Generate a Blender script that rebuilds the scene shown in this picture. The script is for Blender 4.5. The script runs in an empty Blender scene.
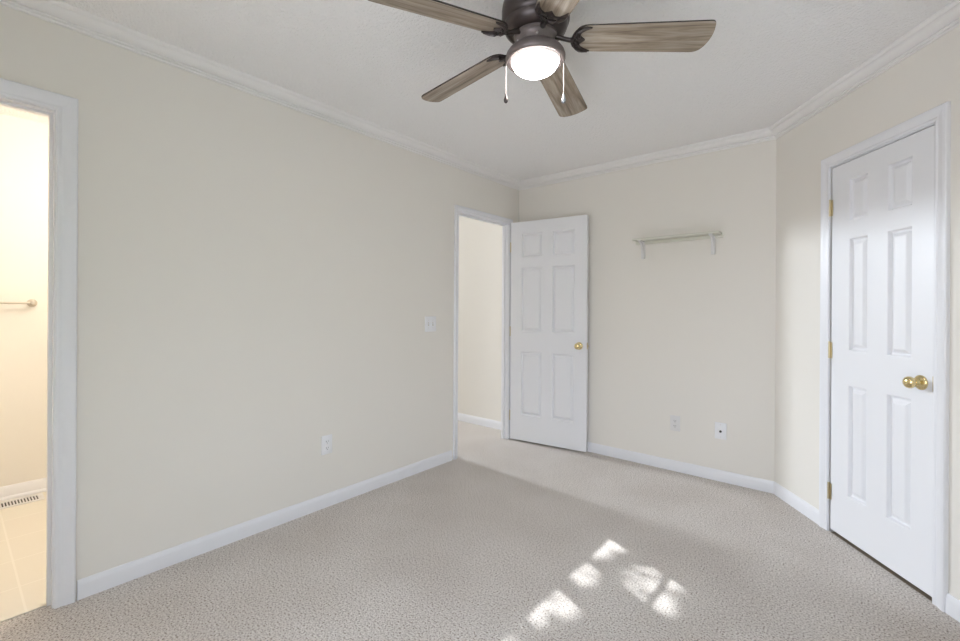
import bpy, bmesh, math, random
from mathutils import Vector, Matrix
random.seed(7)
SC = bpy.context.scene
COL = SC.collection
PI = math.pi

# ---------------------------------------------------------------- camera
FPX, CY, ROLL, YAW = 446.4475, 308.326, math.radians(0.3203), math.radians(129.8713)
CAM = Vector((2.4911, -3.5674, 1.2295))
cam_d = bpy.data.cameras.new('camera')
cam = bpy.data.objects.new('camera', cam_d); COL.objects.link(cam)
fw = Vector((math.cos(YAW), math.sin(YAW), 0)); rt = Vector((math.sin(YAW), -math.cos(YAW), 0)); up = Vector((0, 0, 1))
cx_ = math.cos(ROLL)*rt + math.sin(ROLL)*up
cy_ = -math.sin(ROLL)*rt + math.cos(ROLL)*up
m = Matrix((cx_, cy_, -fw)).transposed().to_4x4(); m.translation = CAM
cam.matrix_world = m
cam_d.sensor_fit = 'HORIZONTAL'; cam_d.sensor_width = 36; cam_d.lens = FPX/960*36
cam_d.shift_y = (CY-320.5)/960
cam_d.clip_start = 0.05
SC.camera = cam

# ---------------------------------------------------------------- room numbers
H = 2.44
W = 2.0934
BETA = math.radians(53.374)
D = Vector((math.cos(BETA), -math.sin(BETA), 0)); N = Vector((-math.sin(BETA), -math.cos(BETA), 0))
SLEN = 1.40
P2 = Vector((W, 0, 0)); P3 = P2 + D*SLEN
XR = P3.x; YB = -4.2
TH = 0.07                       # thickness of the inner walls
HX = -6.0; HH = 3.8                       # far side of the hall
BX = -1.63                      # far side of the bathroom

# ---------------------------------------------------------------- world, sun, exposure
SKY = 7.7
SUN = 6.5
LAMP_BATH = 30.0
HALL_DAY = 165.0
EXPOSURE = 0.0
world = bpy.data.worlds.new('sky'); SC.world = world; world.use_nodes = True
nt = world.node_tree; nt.nodes.clear()
wo = nt.nodes.new('ShaderNodeOutputWorld'); bg = nt.nodes.new('ShaderNodeBackground')
tc = nt.nodes.new('ShaderNodeTexCoord'); sep = nt.nodes.new('ShaderNodeSeparateXYZ')
rp = nt.nodes.new('ShaderNodeValToRGB'); mr = nt.nodes.new('ShaderNodeMapRange')
mr.inputs[1].default_value = -1; mr.inputs[2].default_value = 1
nt.links.new(tc.outputs['Generated'], sep.inputs[0]); nt.links.new(sep.outputs[2], mr.inputs[0])
nt.links.new(mr.outputs[0], rp.inputs[0]); nt.links.new(rp.outputs[0], bg.inputs[0]); nt.links.new(bg.outputs[0], wo.inputs[0])
cr = rp.color_ramp
cr.elements[0].position = 0.46; cr.elements[0].color = (0.50, 0.48, 0.45, 1)
cr.elements[1].position = 0.54; cr.elements[1].color = (0.82, 0.90, 1.0, 1)
e = cr.elements.new(1.0); e.color = (0.66, 0.79, 1.0, 1)
bg.inputs[1].default_value = SKY

SUN_EL = math.atan(1.2005)
sd = Vector((-0.9153, 0.4027, -math.tan(SUN_EL))).normalized()      # the way the sunlight travels
sl = bpy.data.lights.new('sun', 'SUN'); so = bpy.data.objects.new('sun', sl); COL.objects.link(so)
sl.energy = SUN; sl.angle = math.radians(0.6); sl.color = (0.93, 0.96, 1.0)
so.rotation_euler = sd.to_track_quat('-Z', 'Y').to_euler(); so.location = (6, -6, 7)

def portal(name, loc, direction, sx, sy):
    l = bpy.data.lights.new(name, 'AREA'); o = bpy.data.objects.new(name, l); COL.objects.link(o)
    l.shape = 'RECTANGLE'; l.size = sx; l.size_y = sy; l.cycles.is_portal = True
    o.location = loc; o.rotation_euler = Vector(direction).to_track_quat('-Z', 'Z').to_euler()
W1 = dict(y0=-3.060, y1=-1.905, z0=0.98, z1=2.03)       # right wall window
W2 = dict(x0=1.30, x1=2.76, z0=0.45, z1=2.03)           # rear wall window
W3 = dict(y0=-0.78, y1=-0.20, z0=2.25, z1=3.35)         # hall window
portal('portal_right', (XR+0.14, (W1['y0']+W1['y1'])/2, (W1['z0']+W1['z1'])/2), (-1, 0, 0), 1.20, 1.09)
portal('portal_rear', ((W2['x0']+W2['x1'])/2, YB-0.14, (W2['z0']+W2['z1'])/2), (0, 1, 0), 1.50, 1.62)
hl = bpy.data.lights.new('hall_daylight', 'AREA'); ho = bpy.data.objects.new('hall_daylight', hl); COL.objects.link(ho)
hl.shape = 'RECTANGLE'; hl.size = 0.52; hl.size_y = 1.04; hl.spread = math.radians(85); hl.energy = HALL_DAY; hl.color = (0.84, 0.91, 1.0)
ho.location = (HX-0.14, (W3['y0']+W3['y1'])/2, (W3['z0']+W3['z1'])/2); ho.rotation_euler = Vector((1, 0, -0.30)).to_track_quat('-Z', 'Z').to_euler()
bl = bpy.data.lights.new('bathroom_lamp', 'POINT'); bo = bpy.data.objects.new('bathroom_lamp', bl); COL.objects.link(bo)
bl.energy = LAMP_BATH; bl.color = (1, 0.93, 0.81); bl.shadow_soft_size = 0.09; bo.location = (-0.55, -2.72, 2.05)

vs = SC.view_settings
vs.view_transform = 'Standard'; vs.look = 'None'; vs.gamma = 1; vs.use_curve_mapping = False; vs.exposure = EXPOSURE
SC.cycles.max_bounces = 12; SC.cycles.diffuse_bounces = 8; SC.cycles.use_denoising = True
SC.cycles.caustics_reflective = False; SC.cycles.caustics_refractive = False

# ---------------------------------------------------------------- materials
def mat(name, col, rough=0.5, metal=0.0, spec=0.5):
    m = bpy.data.materials.new(name); m.use_nodes = True
    b = m.node_tree.nodes['Principled BSDF']
    b.inputs['Base Color'].default_value = (*col, 1); b.inputs['Roughness'].default_value = rough
    b.inputs['Metallic'].default_value = metal; b.inputs['Specular IOR Level'].default_value = spec
    return m
def nodes(m): return m.node_tree.nodes, m.node_tree.links, m.node_tree.nodes['Principled BSDF']
def add_bump(m, scale, strength, dist=0.002, detail=3, kind='noise'):
    n, l, b = nodes(m)
    t = n.new('ShaderNodeTexCoord')
    x = n.new('ShaderNodeTexNoise' if kind == 'noise' else 'ShaderNodeTexVoronoi')
    x.inputs['Scale'].default_value = scale
    if kind == 'noise': x.inputs['Detail'].default_value = detail
    bp = n.new('ShaderNodeBump'); bp.inputs['Strength'].default_value = strength; bp.inputs['Distance'].default_value = dist
    l.new(t.outputs['Object'], x.inputs['Vector']); l.new(x.outputs[0], bp.inputs['Height']); l.new(bp.outputs[0], b.inputs['Normal'])
    return x
def add_mottle(m, c0, c1, scale, detail=2, lo=0.35, hi=0.65):
    n, l, b = nodes(m)
    t = n.new('ShaderNodeTexCoord'); x = n.new('ShaderNodeTexNoise'); x.inputs['Scale'].default_value = scale; x.inputs['Detail'].default_value = detail
    r = n.new('ShaderNodeValToRGB'); r.color_ramp.elements[0].position = lo; r.color_ramp.elements[1].position = hi
    r.color_ramp.elements[0].color = (*c0, 1); r.color_ramp.elements[1].color = (*c1, 1)
    l.new(t.outputs['Object'], x.inputs['Vector']); l.new(x.outputs[0], r.inputs[0]); l.new(r.outputs[0], b.inputs['Base Color'])

M = {}
M['wall'] = mat('cream_wall_paint', (0.785, 0.752, 0.70), 0.75, spec=0.25); add_bump(M['wall'], 160, 0.12, 0.001)
M['ceiling'] = mat('textured_ceiling', (0.88, 0.865, 0.86), 0.9, spec=0.1)
x = add_bump(M['ceiling'], 85, 0.8, 0.010, 4)
M['trim'] = mat('white_trim_paint', (0.785, 0.785, 0.815), 0.32, spec=0.5)
M['crown'] = mat('white_crown_paint', (0.84, 0.82, 0.81), 0.40, spec=0.4)
M['door'] = mat('white_door_paint', (0.80, 0.80, 0.825), 0.36, spec=0.5)
M['plate'] = mat('white_plastic', (0.82, 0.82, 0.84), 0.3)
M['plate_cream'] = mat('ivory_plastic', (0.72, 0.705, 0.70), 0.35)
M['slot'] = mat('dark_slot', (0.05, 0.045, 0.04), 0.6)
M['brass'] = mat('polished_brass', (0.80, 0.66, 0.36), 0.16, 1.0)
M['brass_dull'] = mat('aged_brass', (0.66, 0.57, 0.38), 0.30, 1.0)
M['nickel'] = mat('brushed_nickel', (0.62, 0.57, 0.50), 0.28, 1.0)
M['bronze'] = mat('dark_bronze', (0.085, 0.068, 0.065), 0.34, 0.65)
M['bronze_pale'] = mat('paler_bronze', (0.20, 0.165, 0.16), 0.42, 0.5)  # paler bronze tone for the switch housing and light fitter
M['chain'] = mat('pale_chain', (0.72, 0.66, 0.64), 0.3, 0.7)
M['fob_glass'] = mat('smoky_fob', (0.45, 0.47, 0.52), 0.12, 0.6)
M['shelf'] = mat('putty_shelf_paint', (0.68, 0.67, 0.59), 0.5)
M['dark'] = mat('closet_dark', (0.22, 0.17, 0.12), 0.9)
M['bark'] = mat('bark', (0.12, 0.08, 0.05), 0.9)
M['leaf'] = mat('leaf', (0.07, 0.13, 0.03), 0.6)
M['bounce_ground'] = mat('pale_bounce_ground', (0.70, 0.68, 0.65), 0.95); add_mottle(M['bounce_ground'], (0.67, 0.65, 0.62), (0.74, 0.72, 0.69), 6)  # outside ground, kept pale so daylight bounces up to the ceiling

# bowl of the fan light
g = bpy.data.materials.new('lit_frosted_glass'); g.use_nodes = True; M['glow'] = g
n, l, b = nodes(g)
b.inputs['Base Color'].default_value = (0.95, 0.92, 0.90, 1); b.inputs['Roughness'].default_value = 0.25
b.inputs['Emission Color'].default_value = (1.0, 0.93, 0.89, 1); b.inputs['Emission Strength'].default_value = 34.0
M['rim'] = mat('frosted_rim', (0.92, 0.84, 0.82), 0.3); M['rim'].node_tree.nodes['Principled BSDF'].inputs['Emission Color'].default_value = (1.0, 0.88, 0.86, 1); M['rim'].node_tree.nodes['Principled BSDF'].inputs['Emission Strength'].default_value = 0.45
# window glass: mostly clear, a thin reflection
g = bpy.data.materials.new('window_glass'); g.use_nodes = True; M['glass'] = g
n = g.node_tree.nodes; l = g.node_tree.links; n.clear()
o_ = n.new('ShaderNodeOutputMaterial'); mx = n.new('ShaderNodeMixShader'); tr = n.new('ShaderNodeBsdfTransparent'); gl = n.new('ShaderNodeBsdfGlossy')
gl.inputs['Roughness'].default_value = 0.02; mx.inputs[0].default_value = 0.05; tr.inputs[0].default_value = (0.97, 0.98, 0.98, 1)
l.new(tr.outputs[0], mx.inputs[1]); l.new(gl.outputs[0], mx.inputs[2]); l.new(mx.outputs[0], o_.inputs[0])

# carpet: cut pile with flecks
M['carpet'] = mat('flecked_beige_carpet', (0.5, 0.46, 0.42), 0.95, spec=0.05)
n, l, b = nodes(M['carpet'])
t = n.new('ShaderNodeTexCoord')
v1 = n.new('ShaderNodeTexNoise'); v1.inputs['Scale'].default_value = 140; v1.inputs['Detail'].default_value = 2.5; v1.inputs['Roughness'].default_value = 0.65
v2 = n.new('ShaderNodeTexNoise'); v2.inputs['Scale'].default_value = 2.2; v2.inputs['Detail'].default_value = 2
r1 = n.new('ShaderNodeValToRGB'); cr = r1.color_ramp
cr.elements[0].position = 0.33; cr.elements[0].color = (0.16, 0.125, 0.095, 1)
cr.elements[1].position = 0.72; cr.elements[1].color = (0.83, 0.785, 0.745, 1)
e = cr.elements.new(0.41); e.color = (0.47, 0.425, 0.385, 1)
e = cr.elements.new(0.50); e.color = (0.635, 0.59, 0.55, 1)
r2 = n.new('ShaderNodeValToRGB'); r2.color_ramp.elements[0].color = (0.94, 0.93, 0.92, 1); r2.color_ramp.elements[1].color = (1.03, 1.03, 1.03, 1)
r2.color_ramp.elements[0].position = 0.35; r2.color_ramp.elements[1].position = 0.65
mm = n.new('ShaderNodeMixRGB'); mm.blend_type = 'MULTIPLY'; mm.inputs[0].default_value = 1
bp = n.new('ShaderNodeBump'); bp.inputs['Strength'].default_value = 0.75; bp.inputs['Distance'].default_value = 0.008
l.new(t.outputs['Object'], v1.inputs['Vector']); l.new(t.outputs['Object'], v2.inputs['Vector'])
l.new(v1.outputs[0], r1.inputs[0]); l.new(v2.outputs[0], r2.inputs[0])
l.new(r1.outputs[0], mm.inputs[1]); l.new(r2.outputs[0], mm.inputs[2]); l.new(mm.outputs[0], b.inputs['Base Color'])
l.new(v1.outputs[0], bp.inputs['Height']); l.new(bp.outputs[0], b.inputs['Normal'])

# bathroom tile
M['tile'] = mat('cream_floor_tile', (0.70, 0.63, 0.52), 0.35)
n, l, b = nodes(M['tile'])
t = n.new('ShaderNodeTexCoord'); br = n.new('ShaderNodeTexBrick'); br.offset = 0
br.inputs['Scale'].default_value = 1; br.inputs['Brick Width'].default_value = 0.305; br.inputs['Row Height'].default_value = 0.305
br.inputs['Mortar Size'].default_value = 0.004; br.inputs['Color1'].default_value = (0.72, 0.67, 0.58, 1); br.inputs['Color2'].default_value = (0.71, 0.655, 0.57, 1)
br.inputs['Mortar'].default_value = (0.77, 0.72, 0.64, 1)
l.new(t.outputs['Object'], br.inputs['Vector']); l.new(br.outputs['Color'], b.inputs['Base Color'])

# weathered wood of the fan blades; grain runs along local x
def wood(name, c0, c1, c2):
    m = mat(name, c1, 0.42, spec=0.4); n, l, b = nodes(m)
    t = n.new('ShaderNodeTexCoord'); mp = n.new('ShaderNodeMapping'); mp.inputs['Scale'].default_value = (3.0, 38, 38)
    oi = n.new('ShaderNodeObjectInfo'); ad = n.new('ShaderNodeVectorMath'); ad.operation = 'ADD'
    x = n.new('ShaderNodeTexNoise'); x.inputs['Scale'].default_value = 1; x.inputs['Detail'].default_value = 6; x.inputs['Roughness'].default_value = 0.62; x.inputs['Distortion'].default_value = 0.5
    r = n.new('ShaderNodeValToRGB'); cr = r.color_ramp
    cr.elements[0].position = 0.30; cr.elements[0].color = (*c0, 1); cr.elements[1].position = 0.68; cr.elements[1].color = (*c2, 1)
    e = cr.elements.new(0.48); e.color = (*c1, 1)
    sc = n.new('ShaderNodeVectorMath'); sc.operation = 'SCALE'; sc.inputs[0].default_value = (11, 7, 3)
    l.new(oi.outputs['Random'], sc.inputs['Scale']); l.new(t.outputs['Object'], ad.inputs[0]); l.new(sc.outputs[0], ad.inputs[1])
    l.new(ad.outputs[0], mp.inputs[0]); l.new(mp.outputs[0], x.inputs['Vector']); l.new(x.outputs[0], r.inputs[0]); l.new(r.outputs[0], b.inputs['Base Color'])
    return m
M['blade'] = wood('weathered_oak', (0.11, 0.075, 0.05), (0.28, 0.22, 0.165), (0.47, 0.40, 0.33))
M['blade_edge'] = mat('dark_blade_edge', (0.03, 0.02, 0.018), 0.5)

# ---------------------------------------------------------------- helpers
def link(name, bm, m, parent=None, smooth=None, mats=None):
    bmesh.ops.recalc_face_normals(bm, faces=bm.faces)
    me = bpy.data.meshes.new(name); bm.to_mesh(me); bm.free()
    for k in (mats or [m]): me.materials.append(k)
    if smooth is not None:
        me.shade_smooth(); me.set_sharp_from_angle(angle=math.radians(smooth))
    o = bpy.data.objects.new(name, me); COL.objects.link(o)
    if parent: o.parent = parent
    return o
def tag(o, label, cat, group=None, kind=None):
    o['label'] = label; o['category'] = cat
    if group: o['group'] = group
    if kind: o['kind'] = kind
    return o
def empty(name, loc, label, cat, rotz=0, group=None, kind=None):
    o = bpy.data.objects.new(name, None); COL.objects.link(o); o.location = loc; o.rotation_euler = (0, 0, rotz)
    o.empty_display_size = 0.1
    return tag(o, label, cat, group, kind)
class Frame:
    """a local frame: u along a wall, n out of the wall, z up"""
    def __init__(s, o, u, n): s.o, s.u, s.n = Vector(o), Vector(u), Vector(n)
    def __call__(s, u, n, z): return s.o + s.u*u + s.n*n + Vector((0, 0, z))
WORLD = Frame((0, 0, 0), (1, 0, 0), (0, 1, 0))
def box(bm, f, u0, u1, n0, n1, z0, z1, bevel=0, seg=2):
    vs = [bm.verts.new(f(u, n_, z)) for z in (z0, z1) for n_ in (n0, n1) for u in (u0, u1)]
    fs = [bm.faces.new([vs[i] for i in q]) for q in ((0, 1, 3, 2), (4, 6, 7, 5), (0, 4, 5, 1), (1, 5, 7, 3), (3, 7, 6, 2), (2, 6, 4, 0))]
    if bevel:
        es = list({e for q in fs for e in q.edges})
        bmesh.ops.bevel(bm, geom=es, offset=bevel, segments=seg, affect='EDGES', profile=0.5)
def lathe(bm, prof, seg=32, mtx=Matrix()):
    rings = []
    for r, z in prof:
        if r < 1e-6: rings.append([bm.verts.new(mtx @ Vector((0, 0, z)))])
        else: rings.append([bm.verts.new(mtx @ Vector((r*math.cos(2*PI*k/seg), r*math.sin(2*PI*k/seg), z))) for k in range(seg)])
    for a, b_ in zip(rings, rings[1:]):
        for k in range(seg):
            k2 = (k+1) % seg
            if len(a) == 1 and len(b_) > 1: bm.faces.new((a[0], b_[k], b_[k2]))
            elif len(b_) == 1 and len(a) > 1: bm.faces.new((a[k], b_[0], a[k2]))
            elif len(a) > 1: bm.faces.new((a[k], b_[k], b_[k2], a[k2]))
def sweep(bm, pts, radii, seg=12, cap=True):
    """a round tube along points"""
    rings = []
    for i, p in enumerate(pts):
        p = Vector(p)
        d = (Vector(pts[min(i+1, len(pts)-1)]) - Vector(pts[max(i-1, 0)])).normalized()
        a = d.orthogonal().normalized(); b_ = d.cross(a)
        r = radii[i] if isinstance(radii, (list, tuple)) else radii
        rings.append([p + (a*math.cos(2*PI*k/seg) + b_*math.sin(2*PI*k/seg))*r for k in range(seg)])
    rv = [[bm.verts.new(q) for q in ring] for ring in rings]
    for a, b_ in zip(rv, rv[1:]):
        for k in range(seg): bm.faces.new((a[k], a[(k+1) % seg], b_[(k+1) % seg], b_[k]))
    if cap: bm.faces.new(rv[0]); bm.faces.new(list(reversed(rv[-1])))
def axis(o, d):
    """matrix taking local z to direction d at o"""
    q = Vector(d).to_track_quat('Z', 'Y').to_matrix().to_4x4(); q.translation = Vector(o); return q
def moulding(bm, f0, f1, prof):
    """prism between two lists of points (mitred ends are already in the points)"""
    a = [bm.verts.new(p) for p in f0]; b_ = [bm.verts.new(p) for p in f1]
    k = len(a)
    for i in range(k): bm.faces.new((a[i], a[(i+1) % k], b_[(i+1) % k], b_[i]))
    bm.faces.new(a); bm.faces.new(list(reversed(b_)))
def S(name, bm, m, label, cat, smooth=None):
    return tag(link(name, bm, m, None, smooth), label, cat, None, 'structure')

FL = Frame((0, 0, 0), (0, 1, 0), (1, 0, 0))             # left wall: u = y
FB = Frame((0, 0, 0), (1, 0, 0), (0, -1, 0))            # back wall: u = x
FA = Frame(P2, D, N)                                    # angled wall: u = distance from its corner
FR = Frame((XR, 0, 0), (0, 1, 0), (-1, 0, 0))           # right wall
FF = Frame((0, YB, 0), (1, 0, 0), (0, 1, 0))            # rear wall
D1 = (-3.980, -3.272); D2 = (-0.878, -0.165); D3 = (0.509, 1.112)   # door openings
DZ = 2.035

# ---------------------------------------------------------------- shell
bm = bmesh.new()
v = [bm.verts.new(p) for p in [(0, YB, 0), (XR, YB, 0), (XR, P3.y, 0), (W, 0, 0), (0, 0, 0), (0, D2[1], 0), (-TH, D2[1], 0), (-TH, D2[0], 0), (0, D2[0], 0),
                               (0, D1[1], 0), (-0.05, D1[1], 0), (-0.05, D1[0], 0), (0, D1[0], 0)]]
bm.faces.new(v)
S('floor', bm, M['carpet'], 'flecked beige carpet covering the bedroom floor with patches of sunlight', 'floor')
bm = bmesh.new(); bm.faces.new([bm.verts.new(p) for p in [(HX, -1.35, 0), (-TH, -1.35, 0), (-TH, 0.05, 0), (HX, 0.05, 0)]])
S('floor_hall', bm, M['carpet'], 'pale carpet of the hall beyond the open door', 'floor')
bm = bmesh.new(); bm.faces.new([bm.verts.new(p) for p in [(BX, YB, 0), (-TH, YB, 0), (-TH, D1[0], 0), (-0.05, D1[0], 0), (-0.05, D1[1], 0), (-TH, D1[1], 0), (-TH, -2.3, 0), (BX, -2.3, 0)]])
S('floor_bathroom', bm, M['tile'], 'cream tiled floor of the bathroom at the left edge', 'floor')
bm = bmesh.new()
cl = [(0, YB), (XR, YB), (XR, P3.y), (W, 0), (0, 0)]
a = [bm.verts.new((x, y, H)) for x, y in cl]; b2 = [bm.verts.new((x, y, H+0.1)) for x, y in cl]
bm.faces.new(a); bm.faces.new(b2)
for i in range(5): bm.faces.new((a[i], a[(i+1) % 5], b2[(i+1) % 5], b2[i]))
S('ceiling', bm, M['ceiling'], 'white textured ceiling around the ceiling fan', 'ceiling')

def wall(name, f, u0, u1, holes, label, th=TH, z1=H+0.1, z0=-0.05, m='wall'):
    """a wall slab behind n=0, with rectangular holes (u0,u1,z0,z1)"""
    bm = bmesh.new(); us = sorted({u0, u1, *[h[0] for h in holes], *[h[1] for h in holes]})
    zs = sorted({z0, z1, *[h[2] for h in holes], *[h[3] for h in holes]})
    solid = {}
    for i in range(len(us)-1):
        for j in range(len(zs)-1):
            uc = (us[i]+us[i+1])/2; zc = (zs[j]+zs[j+1])/2
            solid[i, j] = not any(h[0] < uc < h[1] and h[2] < zc < h[3] for h in holes)
    V = {}
    def vt(i, j, k):
        if (i, j, k) not in V: V[i, j, k] = bm.verts.new(f(us[i], -th*k, zs[j]))
        return V[i, j, k]
    for (i, j), s in solid.items():
        if not s: continue
        bm.faces.new((vt(i, j, 0), vt(i+1, j, 0), vt(i+1, j+1, 0), vt(i, j+1, 0)))
        bm.faces.new((vt(i, j, 1), vt(i, j+1, 1), vt(i+1, j+1, 1), vt(i+1, j, 1)))
        for (di, dj, q) in ((-1, 0, ((i, j), (i, j+1))), (1, 0, ((i+1, j), (i+1, j+1))), (0, -1, ((i, j), (i+1, j))), (0, 1, ((i, j+1), (i+1, j+1)))):
            if not solid.get((i+di, j+dj), False):
                (p, q_) = q; bm.faces.new((vt(*p, 0), vt(*q_, 0), vt(*q_, 1), vt(*p, 1)))
    return S(name, bm, M[m], label, 'wall')
wall('wall_left', FL, YB, 0.05, [(D1[0], D1[1], -0.1, DZ), (D2[0], D2[1], -0.1, DZ)], 'long cream wall on the left between the bathroom doorway and the hall doorway', z1=HH+0.1)
wall('wall_back', FB, 0.0, W+0.05, [], 'cream back wall with the small shelf on it')
wall('wall_angled', FA, 0.0, SLEN, [(D3[0], D3[1], -0.1, DZ)], 'cream angled wall on the right around the closed door')
wall('wall_right', FR, YB, P3.y, [(W1['y0'], W1['y1'], W1['z0'], W1['z1'])], 'cream wall on the right beyond the frame with a window', 0.12)
wall('wall_rear', FF, 0, XR+0.12, [(W2['x0'], W2['x1'], W2['z0'], W2['z1'])], 'cream wall behind the camera with a window', 0.12)
# hall
wall('wall_hall_end', Frame((HX, 0.05, 0), (1, 0, 0), (0, -1, 0)), 0, -HX-TH, [], 'brightly lit end wall of the hall seen through the open doorway', z1=HH+0.1)
wall('wall_hall_far', Frame((HX, 0, 0), (0, 1, 0), (1, 0, 0)), -1.45, 0.15, [(W3['y0'], W3['y1'], W3['z0'], W3['z1'])], 'far wall of the hall with a window', 0.12, HH+0.1)
wall('wall_hall_side', Frame((HX, -1.35, 0), (1, 0, 0), (0, 1, 0)), 0, -HX-TH, [], 'side wall of the hall nearer the bathroom', z1=HH+0.1)
# bathroom
wall('wall_bathroom_far', Frame((BX, 0, 0), (0, 1, 0), (1, 0, 0)), YB-0.1, -2.2, [], 'warmly lit bathroom wall behind the towel bar')
wall('wall_bathroom_side', Frame((BX, -2.3, 0), (1, 0, 0), (0, -1, 0)), 0, -BX-TH, [], 'bathroom side wall under the warm lamp')
wall('wall_bathroom_rear', Frame((BX, YB, 0), (1, 0, 0), (0, 1, 0)), 0, -BX-TH, [], 'bathroom wall opposite the lamp')
for nm, x0, y0, y1, lb in (('ceiling_hall', HX, -1.35, 0.05, 'white ceiling of the hall'), ('ceiling_bathroom', BX, YB, -2.3, 'white ceiling of the bathroom')):
    bm = bmesh.new(); zc = HH if 'hall' in nm else H; box(bm, WORLD, x0, -TH, y0, y1, zc, zc+0.08); S(nm, bm, M['ceiling'], lb, 'ceiling')
# closet behind the angled wall
bm = bmesh.new()
c0, c1 = 0.40, 1.30
for (u0, u1, n0, n1, z0, z1) in ((c0, c1, -0.72, -0.70, 0, H), (c0-0.02, c0, -0.70, -TH, 0, H), (c1, c1+0.02, -0.70, -TH, 0, H), (c0, c1, -0.70, -TH, H-0.02, H)):
    box(bm, FA, u0, u1, n0, n1, z0, z1)
S('wall_closet', bm, M['wall'], 'inner walls of the closet behind the closed door', 'wall')
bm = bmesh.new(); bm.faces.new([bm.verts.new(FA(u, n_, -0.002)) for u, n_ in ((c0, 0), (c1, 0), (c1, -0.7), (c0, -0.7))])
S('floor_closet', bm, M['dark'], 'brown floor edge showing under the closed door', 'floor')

# ---------------------------------------------------------------- crown moulding, one length per wall
CH, CP = 0.066, 0.072
CPROF = [(0, H), (0, H-CH), (0.006, H-CH), (0.0095, H-CH+0.003), (0.0095, H-CH+0.008), (0.0060, H-CH+0.0095), (0.0060, H-CH+0.0115), (0.0130, H-CH+0.0125), (0.0165, H-CH+0.0155), (0.0165, H-CH+0.0195), (0.0125, H-CH+0.0215),
         (0.0125, H-CH+0.0235), (0.022, H-CH+0.0245), (0.030, H-CH+0.0275), (0.038, H-CH+0.032), (0.046, H-CH+0.039), (0.052, H-CH+0.047), (0.0525, H-CH+0.0525), (0.0565, H-CH+0.0525), (0.0585, H-CH+0.050), (0.064, H-CH+0.052), (0.0705, H-CH+0.058), (CP, H-0.004), (CP, H)]
ROOM = [Vector((0, YB, 0)), Vector((0, 0, 0)), Vector((W, 0, 0)), P3.copy(), Vector((XR, YB, 0))]
def inward(a, b_):
    d = (b_-a).normalized(); return Vector((d.y, -d.x, 0))
NR = [inward(ROOM[i], ROOM[(i+1) % 5]) for i in range(5)]
def mitre(i, off):
    """room corner i pushed inwards by off from both walls"""
    n0, n1 = NR[i-1], NR[i]
    return ROOM[i] + (n0+n1) * (off/(1+n0.dot(n1)))
CL = ['white crown moulding along the top of the long left wall', 'white crown moulding above the back wall and its shelf', 'white crown moulding above the angled wall and its closed door',
      'white crown moulding on the right wall beyond the frame', 'white crown moulding on the wall behind the camera']
order = [0, 1, 2, 3, 4]
for i in order:
    bm = bmesh.new()
    j = (i+1) % 5
    moulding(bm, [mitre(i, o)+Vector((0, 0, z)) for o, z in CPROF], [mitre(j, o)+Vector((0, 0, z)) for o, z in CPROF], CPROF)
    S('trim_%d' % (i+1), bm, M['crown'], CL[i], 'crown moulding', 35)

# ---------------------------------------------------------------- baseboards
BH = 0.080
BPROF = [(0, 0), (0.012, 0), (0.012, BH-0.022), (0.0105, BH-0.016), (0.008, BH-0.010), (0.0065, BH-0.003), (0.005, BH), (0, BH)]
def baseboard(name, f, u0, u1, label, m0=0, m1=0, prof=BPROF):
    """m0, m1: tangent of the mitre at each end (0 = square)"""
    bm = bmesh.new()
    moulding(bm, [f(u0+m0*o, o, z) for o, z in prof], [f(u1-m1*o, o, z) for o, z in prof], prof)
    return S(name, bm, M['trim'], label, 'baseboard', 35)
CW = 0.058                                              # casing width
tb = math.tan(PI/4); ta = math.tan(BETA/2)
baseboard('baseboard_left', FL, D1[1]+CW+0.004, D2[0]-CW-0.004, 'long white baseboard on the left wall between the two doorways')
baseboard('baseboard_corner', FL, D2[1]+CW+0.004, 0, 'short white baseboard in the corner behind the open door', 0, tb)
baseboard('baseboard_back', FB, 0, W, 'white baseboard along the back wall under the two outlets', tb, ta)
baseboard('baseboard_angled', FA, 0, D3[0]-CW-0.004, 'short white baseboard between the back corner and the closed door', ta, 0)
baseboard('baseboard_angled_right', FA, D3[1]+CW+0.004, SLEN, 'white baseboard piece at the right edge beside the closed door')
baseboard('baseboard_right', FR, YB, P3.y, 'white baseboard on the right wall beyond the frame')
baseboard('baseboard_rear', FF, 0, XR, 'white baseboard on the wall behind the camera')
baseboard('baseboard_hall', Frame((HX, 0.05, 0), (1, 0, 0), (0, -1, 0)), 0, -HX-TH, 'white baseboard at the foot of the bright hall wall')
BB = [(0, 0), (0.026, 0), (0.026, 0.006), (0.023, 0.014), (0.017, 0.020), (0.013, 0.022), (0.013, 0.066), (0.010, 0.074), (0.008, 0.082), (0.006, 0.086), (0, 0.086)]
baseboard('baseboard_bathroom', Frame((BX, 0, 0), (0, 1, 0), (1, 0, 0)), YB, -2.3, 'pale bathroom baseboard with a rounded shoe above the floor vent', prof=BB)

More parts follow.
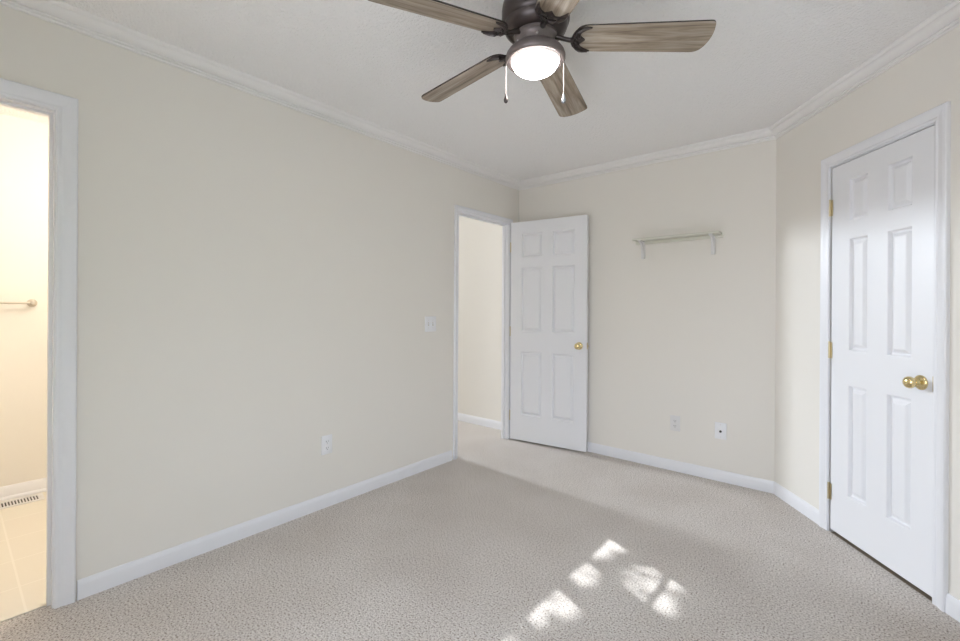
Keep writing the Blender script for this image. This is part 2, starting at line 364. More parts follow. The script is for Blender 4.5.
# ---------------------------------------------------------------- door casings with jambs and stops
CASE0 = [(0, 0), (0, 0.010), (0.005, 0.0125), (0.012, 0.0125), (0.016, 0.0105), (0.022, 0.0115), (0.036, 0.0155), (0.044, 0.018), (0.054, 0.018), (CW, 0.014), (CW, 0)]
def casing(name, f, u0, u1, label, reveal=0.005, th=TH, stop=0.034, stop_d=0.030, both=False, cw=CW):
    CASE = [(w*cw/CW, t_) for w, t_ in CASE0]
    bm = bmesh.new(); a0, a1, zt = u0+0.014-reveal, u1-0.014+reveal, DZ-0.014+reveal      # jamb lining is 14 mm
    def leg(pts0, pts1): moulding(bm, pts0, pts1, CASE)
    for side in ((1,) if not both else (1, -1)):
        g = (lambda u, n_, z: f(u, n_, z)) if side == 1 else (lambda u, n_, z: f(u, -th-n_, z))
        leg([g(a0-w, t_, 0.0) for w, t_ in CASE], [g(a0-w, t_, zt+w) for w, t_ in CASE])
        leg([g(a1+w, t_, 0.0) for w, t_ in CASE], [g(a1+w, t_, zt+w) for w, t_ in CASE])
        leg([g(a0-w, t_, zt+w) for w, t_ in CASE], [g(a1+w, t_, zt+w) for w, t_ in CASE])
    box(bm, f, u0, u0+0.014, -th, 0, 0.0, DZ-0.014); box(bm, f, u1-0.014, u1, -th, 0, 0.0, DZ-0.014); box(bm, f, u0, u1, -th, 0, DZ-0.014, DZ)
    box(bm, f, u0+0.014, u0+0.025, -stop-stop_d, -stop, 0.0, DZ-0.025); box(bm, f, u1-0.025, u1-0.014, -stop-stop_d, -stop, 0.0, DZ-0.025)
    box(bm, f, u0+0.014, u1-0.014, -stop-stop_d, -stop, DZ-0.025, DZ-0.014)
    return S(name, bm, M['trim'], label, 'door frame', 35)
casing('trim_6', FL, D1[0], D1[1], 'white door frame at the left edge around the bathroom doorway', both=True, cw=0.065)
casing('trim_7', FL, D2[0]-0.004, D2[1]+0.004, 'white door frame around the hall doorway near the far corner', cw=0.045)
casing('trim_8', FA, D3[0]-0.014, D3[1]+0.014, 'white door frame around the closed closet door on the angled wall', stop=0.038)

# ---------------------------------------------------------------- doors
def door_slab(bm, w, z0, z1, th, cols, rows):
    """slab in local coordinates: x along, y=0 front, y=th behind; both faces carry six raised panels"""
    xs = sorted({0, w, *[c for q in cols for c in q]}); zs = sorted({z0, z1, *[c for q in rows for c in q]})
    for face, s in ((0, 1), (th, -1)):
        def q(pts): bm.faces.new([bm.verts.new((x, face+s*d, z)) for x, d, z in pts])
        for i in range(len(xs)-1):
            for j in range(len(zs)-1):
                x0, x1, a0, a1 = xs[i], xs[i+1], zs[j], zs[j+1]
                if (x0, x1) in cols and (a0, a1) in rows:
                    steps = [(0, 0), (0.004, 0.001), (0.008, 0.0125), (0.012, 0.0150), (0.018, 0.0150), (0.034, 0.0035), (0.038, 0.0025)]
                    for (i0, d0), (i1, d1) in zip(steps, steps[1:]):
                        A = [(x0+i0, a0+i0), (x1-i0, a0+i0), (x1-i0, a1-i0), (x0+i0, a1-i0)]
                        B = [(x0+i1, a0+i1), (x1-i1, a0+i1), (x1-i1, a1-i1), (x0+i1, a1-i1)]
                        for k in range(4):
                            k2 = (k+1) % 4
                            q([(A[k][0], d0, A[k][1]), (A[k2][0], d0, A[k2][1]), (B[k2][0], d1, B[k2][1]), (B[k][0], d1, B[k][1])])
                    i1, d1 = steps[-1]
                    q([(x0+i1, d1, a0+i1), (x1-i1, d1, a0+i1), (x1-i1, d1, a1-i1), (x0+i1, d1, a1-i1)])
                else:
                    q([(x0, 0, a0), (x1, 0, a0), (x1, 0, a1), (x0, 0, a1)])
    for pts in (((0, z0), (w, z0)), ((w, z0), (w, z1)), ((w, z1), (0, z1)), ((0, z1), (0, z0))):
        (xa, za), (xb, zb) = pts
        # split along the panel grid so no vertex sits on an open edge
        line = zs if xa == xb else xs
        seq = [t_ for t_ in line]
        for p, q_ in zip(seq, seq[1:]):
            A, B = ((xa, p), (xa, q_)) if xa == xb else ((p, za), (q_, za))
            bm.faces.new([bm.verts.new(v_) for v_ in ((A[0], 0, A[1]), (B[0], 0, B[1]), (B[0], th, B[1]), (A[0], th, A[1]))])
    bmesh.ops.remove_doubles(bm, verts=bm.verts, dist=1e-5)
ROWS = [(0.245, 0.835), (1.015, 1.610), (1.700, 1.925)]
KNOB = [(0, 0), (0.0325, 0), (0.0325, 0.003), (0.030, 0.0065), (0.024, 0.010), (0.016, 0.0125), (0.0125, 0.015), (0.0115, 0.022), (0.0125, 0.030), (0.018, 0.034), (0.0235, 0.039),
        (0.0262, 0.046), (0.0262, 0.050), (0.0240, 0.057), (0.0190, 0.062), (0.0110, 0.0655), (0, 0.0665)]
def knob(parent, x, y, z, s, squash=1.0):
    bm = bmesh.new(); lathe(bm, [(r, t_*squash) for r, t_ in KNOB], 32, axis((x, y, z), (0, s, 0)))
    return link('door_knob', bm, M['brass'], parent, 40)
def hinge(parent, x, y, z, leaf=0.030, s=-1, flat=True):
    bm = bmesh.new()
    sweep(bm, [(x, y, z-0.044), (x, y, z+0.044)], 0.0055, 12)
    for zz in (-0.018, 0.018): sweep(bm, [(x, y, z+zz-0.0008), (x, y, z+zz+0.0008)], 0.0060, 12)
    lathe(bm, [(0, -0.003), (0.004, -0.002), (0.0062, 0.002), (0.0055, 0.004), (0, 0.004)], 12, Matrix.Translation((x, y, z+0.044)))
    if flat: box(bm, WORLD, x+0.001, x+leaf, y+0.004, y+0.0055, z-0.044, z+0.044)
    return link('hinge', bm, M['brass_dull'], parent, 40)

# door 1: open, swung back towards the back wall
HINGE = (0.031, -0.172); ANG = math.radians(7.25); DW = 0.733
d1 = empty('door_1', (HINGE[0], HINGE[1], 0), 'open white six-panel door with a brass knob swung against the back wall', 'door', ANG, None, 'structure')
bm = bmesh.new(); door_slab(bm, DW, 0.014, 2.030, 0.035, [(0.108, 0.320), (0.415, 0.627)], ROWS)
link('door_slab', bm, M['door'], d1)
knob(d1, 0.668, 0, 0.912, -1); knob(d1, 0.668, 0.035, 0.912, 1, 0.62)
for z in (0.230, 1.015, 1.800): hinge(d1, -0.007, 0.004, z, flat=False)
bm = bmesh.new(); box(bm, WORLD, DW, DW+0.0015, 0.005, 0.030, 0.885, 0.942); sweep(bm, [(DW, 0.0175, 0.913), (DW+0.011, 0.0175, 0.913)], 0.008, 12)
link('latch', bm, M['brass_dull'], d1, 40)

# door 2: closed, in the angled wall
o2 = FA(D3[0]+0.0025, 0, 0)
d2 = empty('door_2', (o2.x, o2.y, 0), 'closed white six-panel closet door on the right with a brass knob and three hinges', 'door', math.atan2(D.y, D.x), None, 'structure')
DW2 = D3[1]-D3[0]-0.0075
bm = bmesh.new(); door_slab(bm, DW2, 0.017, 2.0165, 0.035, [(0.122, 0.246), (0.360, 0.492)], ROWS)
bmesh.ops.transform(bm, matrix=Matrix.Translation((0, 0.002, 0)), verts=bm.verts)
link('door_slab', bm, M['door'], d2)
knob(d2, 0.537, 0.002, 0.917, -1)
for z in (0.225, 1.008, 1.797): hinge(d2, -0.006, -0.0055, z, leaf=0.016)
bm = bmesh.new(); box(bm, WORLD, DW2+0.0006, DW2+0.0068, -0.0045, 0.012, 0.888, 0.952)
link('strike_plate', bm, M['brass_dull'], d2)
# strike plate on the near jamb of the hall doorway
sp = empty('strike_plate', (0, D2[0]+0.010, 0.93), 'small brass strike plate on the left jamb of the hall doorway', 'strike plate')
bm = bmesh.new(); box(bm, WORLD, -0.026, 0.004, 0, 0.0015, -0.030, 0.030, 0.0006, 1); link('plate', bm, M['brass_dull'], sp)
bm = bmesh.new(); box(bm, WORLD, -0.018, -0.006, 0.0015, 0.0018, -0.013, 0.013); link('latch_hole', bm, M['slot'], sp)

# ---------------------------------------------------------------- windows (behind the camera, on the right and in the hall)
def window(name, f, u0, u1, z0, z1, label, cols, rows, th=0.12, sill=True):
    r = empty(name, f(u0, 0, 0), label, 'window', 0, None, 'structure')
    o0 = Vector(f(u0, 0, 0))
    g = lambda u, n_, z: f(u, n_, z) - o0
    bm = bmesh.new(); fr = 0.028; n0, n1 = -0.085, -0.040
    for q in ((u0, u0+fr, z0, z1), (u1-fr, u1, z0, z1), (u0+fr, u1-fr, z0, z0+fr), (u0+fr, u1-fr, z1-fr, z1)): box(bm, g, q[0], q[1], n0, n1, q[2], q[3])
    link('window_frame', bm, M['trim'], r)
    bm = bmesh.new(); mz = (z0+z1)/2
    hm = 0.02 if rows == 4 else 0.011
    if rows: box(bm, g, u0+fr, u1-fr, *((-0.078, -0.048) if rows == 4 else (-0.072, -0.054)), mz-hm, mz+hm)
    for k in range(1, cols):
        u = u0+fr+(u1-u0-2*fr)*k/cols
        for a0, a1 in (((z0+fr, mz-hm), (mz+hm, z1-fr)) if rows else ((z0+fr, z1-fr),)): box(bm, g, u-0.009, u+0.009, -0.072, -0.054, a0, a1)
    if rows == 4:
        for (a0, a1) in ((z0+fr, mz-0.02), (mz+0.02, z1-fr)):
            zc = (a0+a1)/2
            for k in range(cols):
                w = (u1-u0-2*fr)/cols; ua = u0+fr+w*k + (0.009 if k else 0); ub = u0+fr+w*(k+1) - (0.009 if k < cols-1 else 0)
                box(bm, g, ua, ub, -0.072, -0.054, zc-0.009, zc+0.009)
    link('muntins', bm, M['trim'], r)
    bm = bmesh.new(); bm.faces.new([bm.verts.new(g(*p)) for p in ((u0+fr, -0.064, z0+fr), (u1-fr, -0.064, z0+fr), (u1-fr, -0.064, z1-fr), (u0+fr, -0.064, z1-fr))])
    link('pane', bm, M['glass'], r)
    bm = bmesh.new(); c = 0.06
    for q in ((u0-c, u0, z0-c, z1+c), (u1, u1+c, z0-c, z1+c), (u0, u1, z1, z1+c), (u0, u1, z0-c, z0)): box(bm, g, q[0], q[1], 0.0, 0.016, q[2], q[3])
    link('casing', bm, M['trim'], r)
    return r
window('window_1', FR, W1['y0'], W1['y1'], W1['z0'], W1['z1'], 'white grid window in the right wall that lets the sunlight in', 4, 2)
window('window_2', FF, W2['x0'], W2['x1'], W2['z0'], W2['z1'], 'white grid window in the wall behind the camera', 4, 4)
window('window_3', Frame((HX, 0, 0), (0, 1, 0), (1, 0, 0)), W3['y0'], W3['y1'], W3['z0'], W3['z1'], 'clear window at the far side of the hall', 1, 0)

# ---------------------------------------------------------------- ceiling fan
FX, FY, FZ = 1.542, -2.105, 2.272
DROOP = math.radians(3.2)
fan = empty('ceiling_fan', (FX, FY, H), 'dark bronze ceiling fan with five weathered wood blades and a lit glass bowl', 'ceiling fan')
bm = bmesh.new()
lathe(bm, [(0, 0), (0.112, 0), (0.117, -0.005), (0.117, -0.020), (0.122, -0.026), (0.128, -0.038), (0.131, -0.060), (0.131, -0.098), (0.128, -0.108), (0.123, -0.113), (0.123, -0.122), (0.117, -0.136), (0.104, -0.148), (0.088, -0.154), (0, -0.154)], 64)
link('motor_housing', bm, M['bronze'], fan, 40)
bm = bmesh.new()
lathe(bm, [(0, -0.154), (0.084, -0.154), (0.084, -0.163), (0.077, -0.167), (0.073, -0.173), (0.072, -0.194), (0, -0.194)], 48)
link('switch_housing', bm, M['bronze_pale'], fan, 40)
for k in range(5):
    a = math.radians(20+72*k); bm = bmesh.new()
    lathe(bm, [(0, 0.004), (0.004, 0.003), (0.005, 0), (0, 0)], 10, axis((0.0725*math.cos(a), 0.0725*math.sin(a), -0.184), (math.cos(a), math.sin(a), 0)))
    link('screw', bm, M['chain'], fan, 50)
bm = bmesh.new()
lathe(bm, [(0, -0.194), (0.072, -0.194), (0.078, -0.199), (0.092, -0.206), (0.104, -0.216), (0.112, -0.227), (0.1155, -0.238), (0.1150, -0.247), (0.112, -0.252), (0.107, -0.255), (0.100, -0.254), (0.0965, -0.249), (0.094, -0.242), (0.0, -0.242)], 64)
link('light_fitter', bm, M['bronze_pale'], fan, 40)
bm = bmesh.new()
pr = [(0.0, -0.250), (0.0885, -0.250), (0.0890, -0.256)] + [(0.0890*math.cos(a*PI/2/12), -0.256-0.050*math.sin(a*PI/2/12)) for a in range(1, 12)] + [(0, -0.306)]
lathe(bm, pr, 64); bowl = link('light_bowl', bm, M['glow'], fan, 60)
bm = bmesh.new(); lathe(bm, [(0.0892, -0.247), (0.0945, -0.245), (0.0965, -0.251), (0.0955, -0.257), (0.0920, -0.260), (0.0888, -0.259), (0.0892, -0.247)], 64); link('bowl_rim', bm, M['rim'], bowl, 60)

PITCH = math.radians(-13.0)
def rounded(pts, rad, seg=6):
    """round the corners of a 2-D outline"""
    out = []
    for i, p in enumerate(pts):
        p = Vector(p); a = Vector(pts[i-1]); b_ = Vector(pts[(i+1) % len(pts)]); r = rad[i]
        if r <= 0: out.append(p); continue
        p0 = p+(a-p).normalized()*r; p1 = p+(b_-p).normalized()*r
        for k in range(seg+1):
            t_ = k/seg; out.append((p0*(1-t_)+p*t_)*(1-t_)+(p*(1-t_)+p1*t_)*t_)
    return out
def plate(bm, outline, z0, z1, cap_mat=0, side_mat=0):
    a = [bm.verts.new((p[0], p[1], z0)) for p in outline]; b_ = [bm.verts.new((p[0], p[1], z1)) for p in outline]
    f0 = bm.faces.new(list(reversed(a))); f1 = bm.faces.new(b_); f0.material_index = f1.material_index = cap_mat
    k = len(a)
    for i in range(k):
        q = bm.faces.new((a[i], a[(i+1) % k], b_[(i+1) % k], b_[i])); q.material_index = side_mat
R_TIP = 0.650; R_ROOT = 0.150
BL = rounded([(R_ROOT, -0.060), (R_TIP-0.012, -0.071), (R_TIP+0.004, 0.0), (R_TIP-0.030, 0.071), (R_ROOT, 0.060)], [0.048, 0.016, 0.05, 0.03, 0.048])
def crescent():
    """the forked blade holder: a crescent hugging the rounded root with a tongue and a stem"""
    out = []; c = (R_ROOT+0.052, 0)
    for k in range(25):                                      # outer arc
        a = math.radians(118 + (242-118)*k/24); out.append((c[0]+0.066*math.cos(a)*0.98, 0.066*math.sin(a)))
    # horn tip lower side, inner scallops back up
    out += [(c[0]-0.012, -0.0585), (c[0]+0.008, -0.0545), (c[0]-0.012, -0.045)]
    out += [(c[0]-0.028, -0.034), (c[0]-0.034, -0.020), (c[0]-0.026, -0.011), (c[0]-0.018, -0.004), (c[0]-0.014, 0.0), (c[0]-0.018, 0.004), (c[0]-0.026, 0.011), (c[0]-0.034, 0.020), (c[0]-0.028, 0.034)]
    out += [(c[0]-0.012, 0.045), (c[0]+0.008, 0.0545), (c[0]-0.012, 0.0585)]
    return out
bmb = bmesh.new(); plate(bmb, BL, 0.0, 0.006, 0, 1)
blade0 = link('blade', bmb, None, fan, mats=[M['blade'], M['blade_edge']])
bmi = bmesh.new(); plate(bmi, crescent(), -0.0065, -0.0003)
# raised ribs of the casting
for s in (-1, 1):
    sweep(bmi, [(R_ROOT-0.012, s*0.004, -0.006), (R_ROOT-0.004, s*0.020, -0.009), (R_ROOT+0.010, s*0.038, -0.009), (R_ROOT+0.030, s*0.052, -0.007), (R_ROOT+0.052, s*0.055, -0.006)], [0.006, 0.007, 0.006, 0.005, 0.003], 8)
    sweep(bmi, [(R_ROOT+0.002, s*0.006, -0.006), (R_ROOT+0.016, s*0.016, -0.008), (R_ROOT+0.018, s*0.028, -0.007), (R_ROOT+0.008, s*0.026, -0.007)], [0.004, 0.005, 0.0045, 0.003], 8)
    lathe(bmi, [(0, -0.0105), (0.005, -0.0095), (0.0062, -0.006), (0, -0.006)], 12, Matrix.Translation((R_ROOT+0.010, s*0.010, 0)))
# stem, curving up into the motor
sweep(bmi, [(R_ROOT-0.006, 0, -0.004), (R_ROOT-0.020, 0, -0.004), (R_ROOT-0.042, 0, 0.002), (R_ROOT-0.060, 0, 0.010), (R_ROOT-0.075, 0, 0.014)], [0.010, 0.0085, 0.0085, 0.010, 0.012], 12)
iron0 = link('blade_bracket', bmi, M['bronze'], blade0, 45)
for k in range(5):
    a = math.radians(32.535+72*k)
    bo_ = blade0 if k == 0 else blade0.copy()
    if k: COL.objects.link(bo_); bo_.parent = fan
    bo_.location = (0, 0, FZ-H); bo_.rotation_mode = 'QUATERNION'
    bo_.rotation_quaternion = (Matrix.Rotation(a, 4, 'Z') @ Matrix.Rotation(DROOP, 4, 'Y') @ Matrix.Rotation(PITCH, 4, 'X')).to_quaternion()
    if k: io = iron0.copy(); COL.objects.link(io); io.parent = bo_
def chain(px, py, z0, z1, m, name):
    bm = bmesh.new(); sweep(bm, [(px*0.93, py*0.93, z0+0.004), (px, py, z0), (px, py, z1)], 0.0010, 8)
    k = z0-0.004
    while k > z1:
        bmesh.ops.create_icosphere(bm, subdivisions=1, radius=0.0017, matrix=Matrix.Translation((px, py, k))); k -= 0.0046
    c = link('pull_chain', bm, M['chain'], fan, 60)
    bm = bmesh.new(); lathe(bm, [(0, 0.006), (0.0025, 0.005), (0.003, 0.0), (0.0065, -0.010), (0.0088, -0.018), (0.0082, -0.025), (0.005, -0.030), (0, -0.0315)], 20, Matrix.Translation((px, py, z1)))
    f = link(name, bm, m, c, 60); return f
rtv = rt; fwv = fw
pa = rtv*-0.112 + fwv*0.020; pb = rtv*0.112 + fwv*0.010
chain(pa.x, pa.y, -0.236, -0.374, M['bronze'], 'pull_fob'); chain(pb.x, pb.y, -0.238, -0.378, M['fob_glass'], 'pull_fob')['label'] = 'clear glass pull fob'

# ---------------------------------------------------------------- shelf on the back wall
sh = empty('wall_shelf', (1.478, 0, 1.771), 'short putty-coloured shelf on two white scroll brackets on the back wall', 'shelf')
bm = bmesh.new(); box(bm, WORLD, -0.320, 0.292, -0.115, 0, -0.004, 0.011, 0.003, 2)
link('shelf_board', bm, M['shelf'], sh, 40)
bm = bmesh.new(); box(bm, WORLD, -0.326, 0.300, -0.020, 0, -0.026, -0.004, 0.002, 2)
link('wall_cleat', bm, M['shelf'], sh, 40)
def bracket(x):
    bm = bmesh.new()
    # outline in the y-z plane: two arms and an S-curved brace
    def strip(path, w, t0, t1):
        L, Rr = [], []
        for i, p in enumerate(path):
            p = Vector(p); d = (Vector(path[min(i+1, len(path)-1)])-Vector(path[max(i-1, 0)])).normalized(); q = Vector((-d.y, d.x))*w/2
            L.append(p+q); Rr.append(p-q)
        out = L+list(reversed(Rr))
        a = [bm.verts.new((x+t0, p[0], p[1])) for p in out]; b_ = [bm.verts.new((x+t1, p[0], p[1])) for p in out]
        k = len(path)
        for i in range(k-1):
            bm.faces.new((a[i], a[i+1], a[2*k-2-i], a[2*k-1-i])); bm.faces.new((b_[i], b_[2*k-1-i], b_[2*k-2-i], b_[i+1]))
        for i in range(2*k): bm.faces.new((a[i], b_[i], b_[(i+1) % (2*k)], a[(i+1) % (2*k)]))
    strip([(-0.0235, -0.004), (-0.0235, -0.070), (-0.0235, -0.140)], 0.007, -0.012, 0.012)
    strip([(-0.020, -0.0075), (-0.060, -0.0075), (-0.104, -0.0075)], 0.007, -0.012, 0.012)
    strip([(-0.098+0.073*math.sin(t_), -0.012-0.112*(1-math.cos(t_))) for t_ in [k*PI/2/10 for k in range(11)]], 0.008, -0.007, 0.007)
    strip([(-0.046+0.017*math.cos(t_)*(1-t_/14), -0.036+0.017*math.sin(t_)*(1-t_/14)) for t_ in [k*PI/8 for k in range(20)]], 0.005, -0.005, 0.005)
    box(bm, WORLD, x-0.012, x+0.012, -0.020, 0, -0.140, -0.026)
    return link('shelf_bracket', bm, M['plate_cream'], sh, 40)
bracket(-0.268); bracket(0.236)

# ---------------------------------------------------------------- wall plates
def wplate(name, f, u, z, w, h, m, label, cat):
    r = empty(name, f(u, 0, z), label, cat)
    g = lambda a, b_, c: f(a, b_, c) - f(0, 0, 0)
    bm = bmesh.new(); box(bm, g, -w/2, w/2, 0, 0.0055, -h/2, h/2, 0.0022, 2); link('plate', bm, m, r, 40)
    return r, g
def receptacle(r, g, dz, m):
    bm = bmesh.new(); pts = []
    for k in range(20):
        a = 2*PI*k/20; pts.append((0.0168*math.cos(a), max(-0.0135, min(0.0135, 0.0168*math.sin(a)))))
    a = [bm.verts.new(g(p[0], 0.0055, dz+p[1])) for p in pts]; b_ = [bm.verts.new(g(p[0], 0.0085, dz+p[1])) for p in pts]
    bm.faces.new(b_)
    for i in range(20): bm.faces.new((a[i], a[(i+1) % 20], b_[(i+1) % 20], b_[i]))
    rc = link('receptacle', bm, m, r)
    bm = bmesh.new()
    for x0, hh in ((-0.0065, 0.0045), (0.0065, 0.0038)): box(bm, g, x0-0.0013, x0+0.0013, 0.0085, 0.0088, dz+0.002-hh, dz+0.002+hh)
    bm2 = bm; lathe(bm2, [(0, 0), (0.0026, 0), (0.0026, 0.0003), (0, 0.0003)], 12, axis(g(0, 0.0085, dz-0.0085), g(0, 1, 0)))
    link('slots', bm, M['slot'], rc)
def screw(r, g, x, z):
    bm = bmesh.new(); lathe(bm, [(0, 0.0008), (0.0025, 0.0006), (0.0032, 0), (0, 0)], 12, axis(g(x, 0.0055, z), g(0, 1, 0))); link('screw', bm, M['chain'], r)
r, g = wplate('power_outlet', FL, -2.056, 0.383, 0.072, 0.116, M['plate'], 'white power outlet low on the long left wall', 'outlet')
for dz in (0.0195, -0.0195): receptacle(r, g, dz, M['plate'])
screw(r, g, 0, 0)
r, g = wplate('power_outlet', FB, 1.456, 0.363, 0.072, 0.116, M['plate_cream'], 'pale grey power outlet on the back wall, left of the cable plate', 'outlet')
for dz in (0.0195, -0.0195): receptacle(r, g, dz, M['plate_cream'])
screw(r, g, 0, 0)
r, g = wplate('cable_plate', FB, 1.767, 0.361, 0.076, 0.118, M['plate'], 'white cable wall plate with one dark jack, nearest the angled wall', 'wall plate')
bm = bmesh.new(); lathe(bm, [(0, 0), (0.0085, 0), (0.0085, 0.003), (0.0055, 0.003), (0.0055, 0.010), (0, 0.010)], 16, axis(g(0, 0.0055, -0.004), g(0, 1, 0))); link('jack', bm, M['slot'], r, 40)
screw(r, g, 0, 0.044); screw(r, g, 0, -0.044)
r, g = wplate('light_switch', FL, -1.180, 1.107, 0.116, 0.116, M['plate'], 'white double light switch on the left wall beside the hall doorway', 'light switch')
for x in (-0.023, 0.023):
    bm = bmesh.new(); box(bm, g, x-0.0055, x+0.0055, 0.0055, 0.0068, -0.013, 0.013)
    sl_ = link('switch_slot', bm, M['nickel'], r)
    bm = bmesh.new(); vs_ = [bm.verts.new(g(x+a, n_, z)) for a in (-0.0042, 0.0042) for n_, z in ((0.0068, -0.005), (0.0068, 0.008), (0.017, 0.013), (0.018, 0.008))]
    for q in ((0, 1, 2, 3), (7, 6, 5, 4), (0, 4, 5, 1), (1, 5, 6, 2), (2, 6, 7, 3), (3, 7, 4, 0)): bm.faces.new([vs_[i] for i in q])
    link('toggle', bm, M['plate'], sl_)
    screw(r, g, x, 0.030); screw(r, g, x, -0.030)

# ---------------------------------------------------------------- bathroom: towel bar and floor register
tb_ = empty('towel_bar', (BX, -3.50, 1.248), 'brushed nickel towel bar on the warm bathroom wall', 'towel bar')
bm = bmesh.new(); sweep(bm, [(0.062, -0.31, 0), (0.062, 0.31, 0)], 0.0072, 16); link('bar', bm, M['nickel'], tb_, 40)
for y in (-0.295, 0.295):
    bm = bmesh.new(); lathe(bm, [(0, 0), (0.025, 0), (0.025, 0.005), (0.018, 0.011), (0.0105, 0.018), (0.0100, 0.044), (0.0125, 0.050), (0.0145, 0.058), (0.0145, 0.068), (0.0110, 0.074), (0, 0.076)], 24, axis((0, y, 0), (1, 0, 0)))
    link('post', bm, M['nickel'], tb_, 40)
vent = empty('floor_register', (-1.512, -3.322, 0), 'cream metal floor vent with dark slots beside the bathroom baseboard', 'floor vent')
bm = bmesh.new()
xs = [-0.066, -0.046, 0.046, 0.066]; ys0, ys1 = -0.165, 0.165
box(bm, WORLD, xs[0], xs[1], ys0, ys1, 0.0, 0.006); box(bm, WORLD, xs[2], xs[3], ys0, ys1, 0.0, 0.006)
box(bm, WORLD, xs[1], xs[2], ys0, ys0+0.026, 0.0, 0.006); box(bm, WORLD, xs[1], xs[2], ys1-0.026, ys1, 0.0, 0.006)
link('frame', bm, M['plate_cream'], vent)
bm = bmesh.new(); k = ys0+0.026
while k < ys1-0.026:
    box(bm, WORLD, xs[1], xs[2], k, k+0.0065, 0.001, 0.0055); k += 0.0139
link('louvers', bm, M['plate_cream'], vent)
bm = bmesh.new(); box(bm, WORLD, xs[1], xs[2], ys0+0.026, ys1-0.026, 0.0002, 0.0008); link('duct_shadow', bm, M['slot'], vent)
bm = bmesh.new(); lathe(bm, [(0, 0.0072), (0.003, 0.007), (0.0035, 0.006), (0, 0.006)], 10, Matrix.Translation((0.0, ys1-0.013, 0))); link('screw', bm, M['nickel'], vent)
# thin metal strip where carpet meets tile
bm = bmesh.new(); box(bm, WORLD, -0.062, -0.038, D1[0]+0.026, D1[1]-0.026, 0, 0.006, 0.002, 2)
tag(link('threshold_strip', bm, M['tile'], None, 40), 'pale threshold strip between bedroom carpet and bathroom tile', 'threshold', None, 'structure')

# ---------------------------------------------------------------- outside: ground and the tree that dapples the sun
bm = bmesh.new(); bm.faces.new([bm.verts.new(p) for p in ((-14, -14, -0.6), (14, -14, -0.6), (14, 12, -0.6), (-14, 12, -0.6))])
S('ground', bm, M['bounce_ground'], 'unseen ground outside the windows, kept pale to bounce daylight in', 'ground')
HOLES = [[(1.45, -1.48), (1.45, -1.335), (1.54, -1.385), (1.54, -1.495)], [(1.49, -1.33), (1.51, -1.29), (1.60, -1.335), (1.575, -1.40)],
         [(1.46, -1.72), (1.46, -1.57), (1.575, -1.60), (1.60, -1.73)], [(1.46, -1.93), (1.475, -1.84), (1.62, -1.905), (1.625, -1.99)],
         [(1.46, -2.11), (1.46, -2.0), (1.535, -1.985), (1.55, -2.11)], [(1.40, -2.38), (1.40, -2.19), (1.545, -2.22), (1.55, -2.36)],
         [(1.685, -1.56), (1.735, -1.41), (1.84, -1.43), (1.82, -1.66)], [(1.845, -1.67), (1.852, -1.45), (1.915, -1.46), (1.918, -1.70)]]
HOLES = [[(cxx+(x-cxx)*1.05, cyy+(y-cyy)*1.05) for x, y in h] for h in HOLES for cxx, cyy in [(sum(p[0] for p in h)/len(h), sum(p[1] for p in h)/len(h))]]
THIN = [0.0, 0.14, 0.03, 0.08, 0.02, 0.08, 0.13, 0.05]
def inside(x, y, poly):
    c = False
    for (x0, y0), (x1, y1) in zip(poly, poly[1:]+poly[:1]):
        if (y0 > y) != (y1 > y) and x < (x1-x0)*(y-y0)/(y1-y0)+x0: c = not c
    return c
tree = empty('tree', (6.9, -4.2, -0.6), 'leafy tree outside the right window whose shade dapples the carpet', 'tree')
bm = bmesh.new(); T0 = Vector((6.9, -4.2, -0.6))
sweep(bm, [(0, 0, 0), (0.05, 0.1, 1.8), (-0.1, 0.25, 3.4), (-0.2, 0.35, 5.0)], [0.16, 0.12, 0.08, 0.04], 10)
for b_ in ((-1.2, 0.5, 4.0), (-1.0, -0.3, 4.4), (0.4, 0.9, 4.5), (-1.5, 0.9, 4.9), (0.5, -0.7, 4.3)): sweep(bm, [(-0.08, 0.22, 3.0), (b_[0]*0.5, b_[1]*0.5+0.1, 3.6+0.2*b_[2]-0.6), b_], [0.05, 0.035, 0.015], 8)
link('trunk', bm, M['bark'], tree, 60)
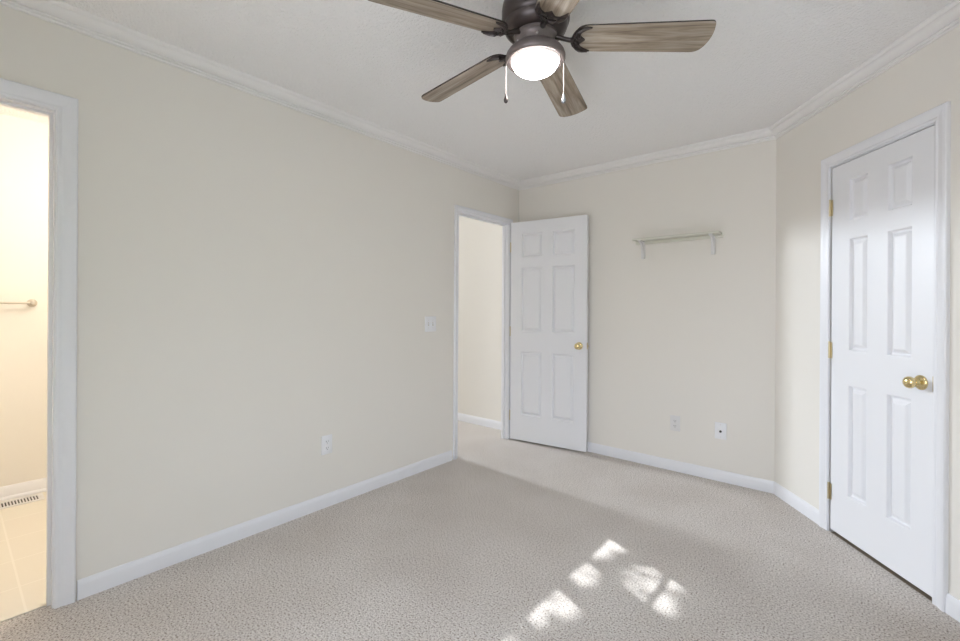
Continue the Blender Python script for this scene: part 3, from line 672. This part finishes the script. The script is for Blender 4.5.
bm = bmesh.new(); cnt = 0
while cnt < 15000:
    # leaves fill a crown around the sun's path to the window
    t_ = random.uniform(4.6, 7.2); fx_ = random.uniform(1.25, 2.75); fy_ = random.uniform(-2.75, -0.85)
    hit = [k for k, h in enumerate(HOLES) if inside(fx_, fy_, h)]
    if hit and random.random() > THIN[hit[0]]: continue
    p = Vector((fx_, fy_, 0)) - sd*t_ - T0
    s = random.uniform(0.030, 0.048); a = Vector((random.gauss(0, 1), random.gauss(0, 1), random.gauss(0, 1))).normalized(); b_ = a.orthogonal().normalized()
    # keep the whole leaf out of the gaps
    if not hit and any(inside(fx_+dx, fy_+dy, h) for h in HOLES for dx, dy in ((0.026, 0), (-0.026, 0), (0, 0.026), (0, -0.026))) and random.random() < 0.985: continue
    bm.faces.new([bm.verts.new(p+a*s*k0+b_*s*k1) for k0, k1 in ((-1, 0), (-0.2, 0.55), (1, 0), (-0.2, -0.55))]); cnt += 1
link('foliage', bm, M['leaf'], tree)

# unseen leafy screen added to cut sky light reaching the left wall
hd = empty('added_hedge', (5.3, -2.5, -0.6), 'added leafy screen outside the right window, blocking low sky light', 'added_hedge')
bm = bmesh.new(); box(bm, WORLD, -0.28, 0.28, -4.4, 4.4, 0, 3.08); link('added_hedge_core', bm, M['leaf'], hd)
bm = bmesh.new()
for k in range(5000):
    y = random.uniform(-4.45, 4.45); z = random.uniform(0.05, 3.15); xx = random.choice((-0.31, 0.31)) if random.random() < 0.75 else random.uniform(-0.3, 0.3)
    if abs(xx) < 0.305: z = 3.10
    p = Vector((xx+random.uniform(-0.03, 0.03), y, z+random.uniform(-0.03, 0.04))); sz = random.uniform(0.03, 0.055)
    a = Vector((random.gauss(0, 1), random.gauss(0, 1), random.gauss(0, 1))).normalized(); b_ = a.orthogonal().normalized()
    bm.faces.new([bm.verts.new(p+a*sz*k0+b_*sz*k1) for k0, k1 in ((-1, 0), (-0.2, 0.55), (1, 0), (-0.2, -0.55))])
link('foliage', bm, M['leaf'], hd)
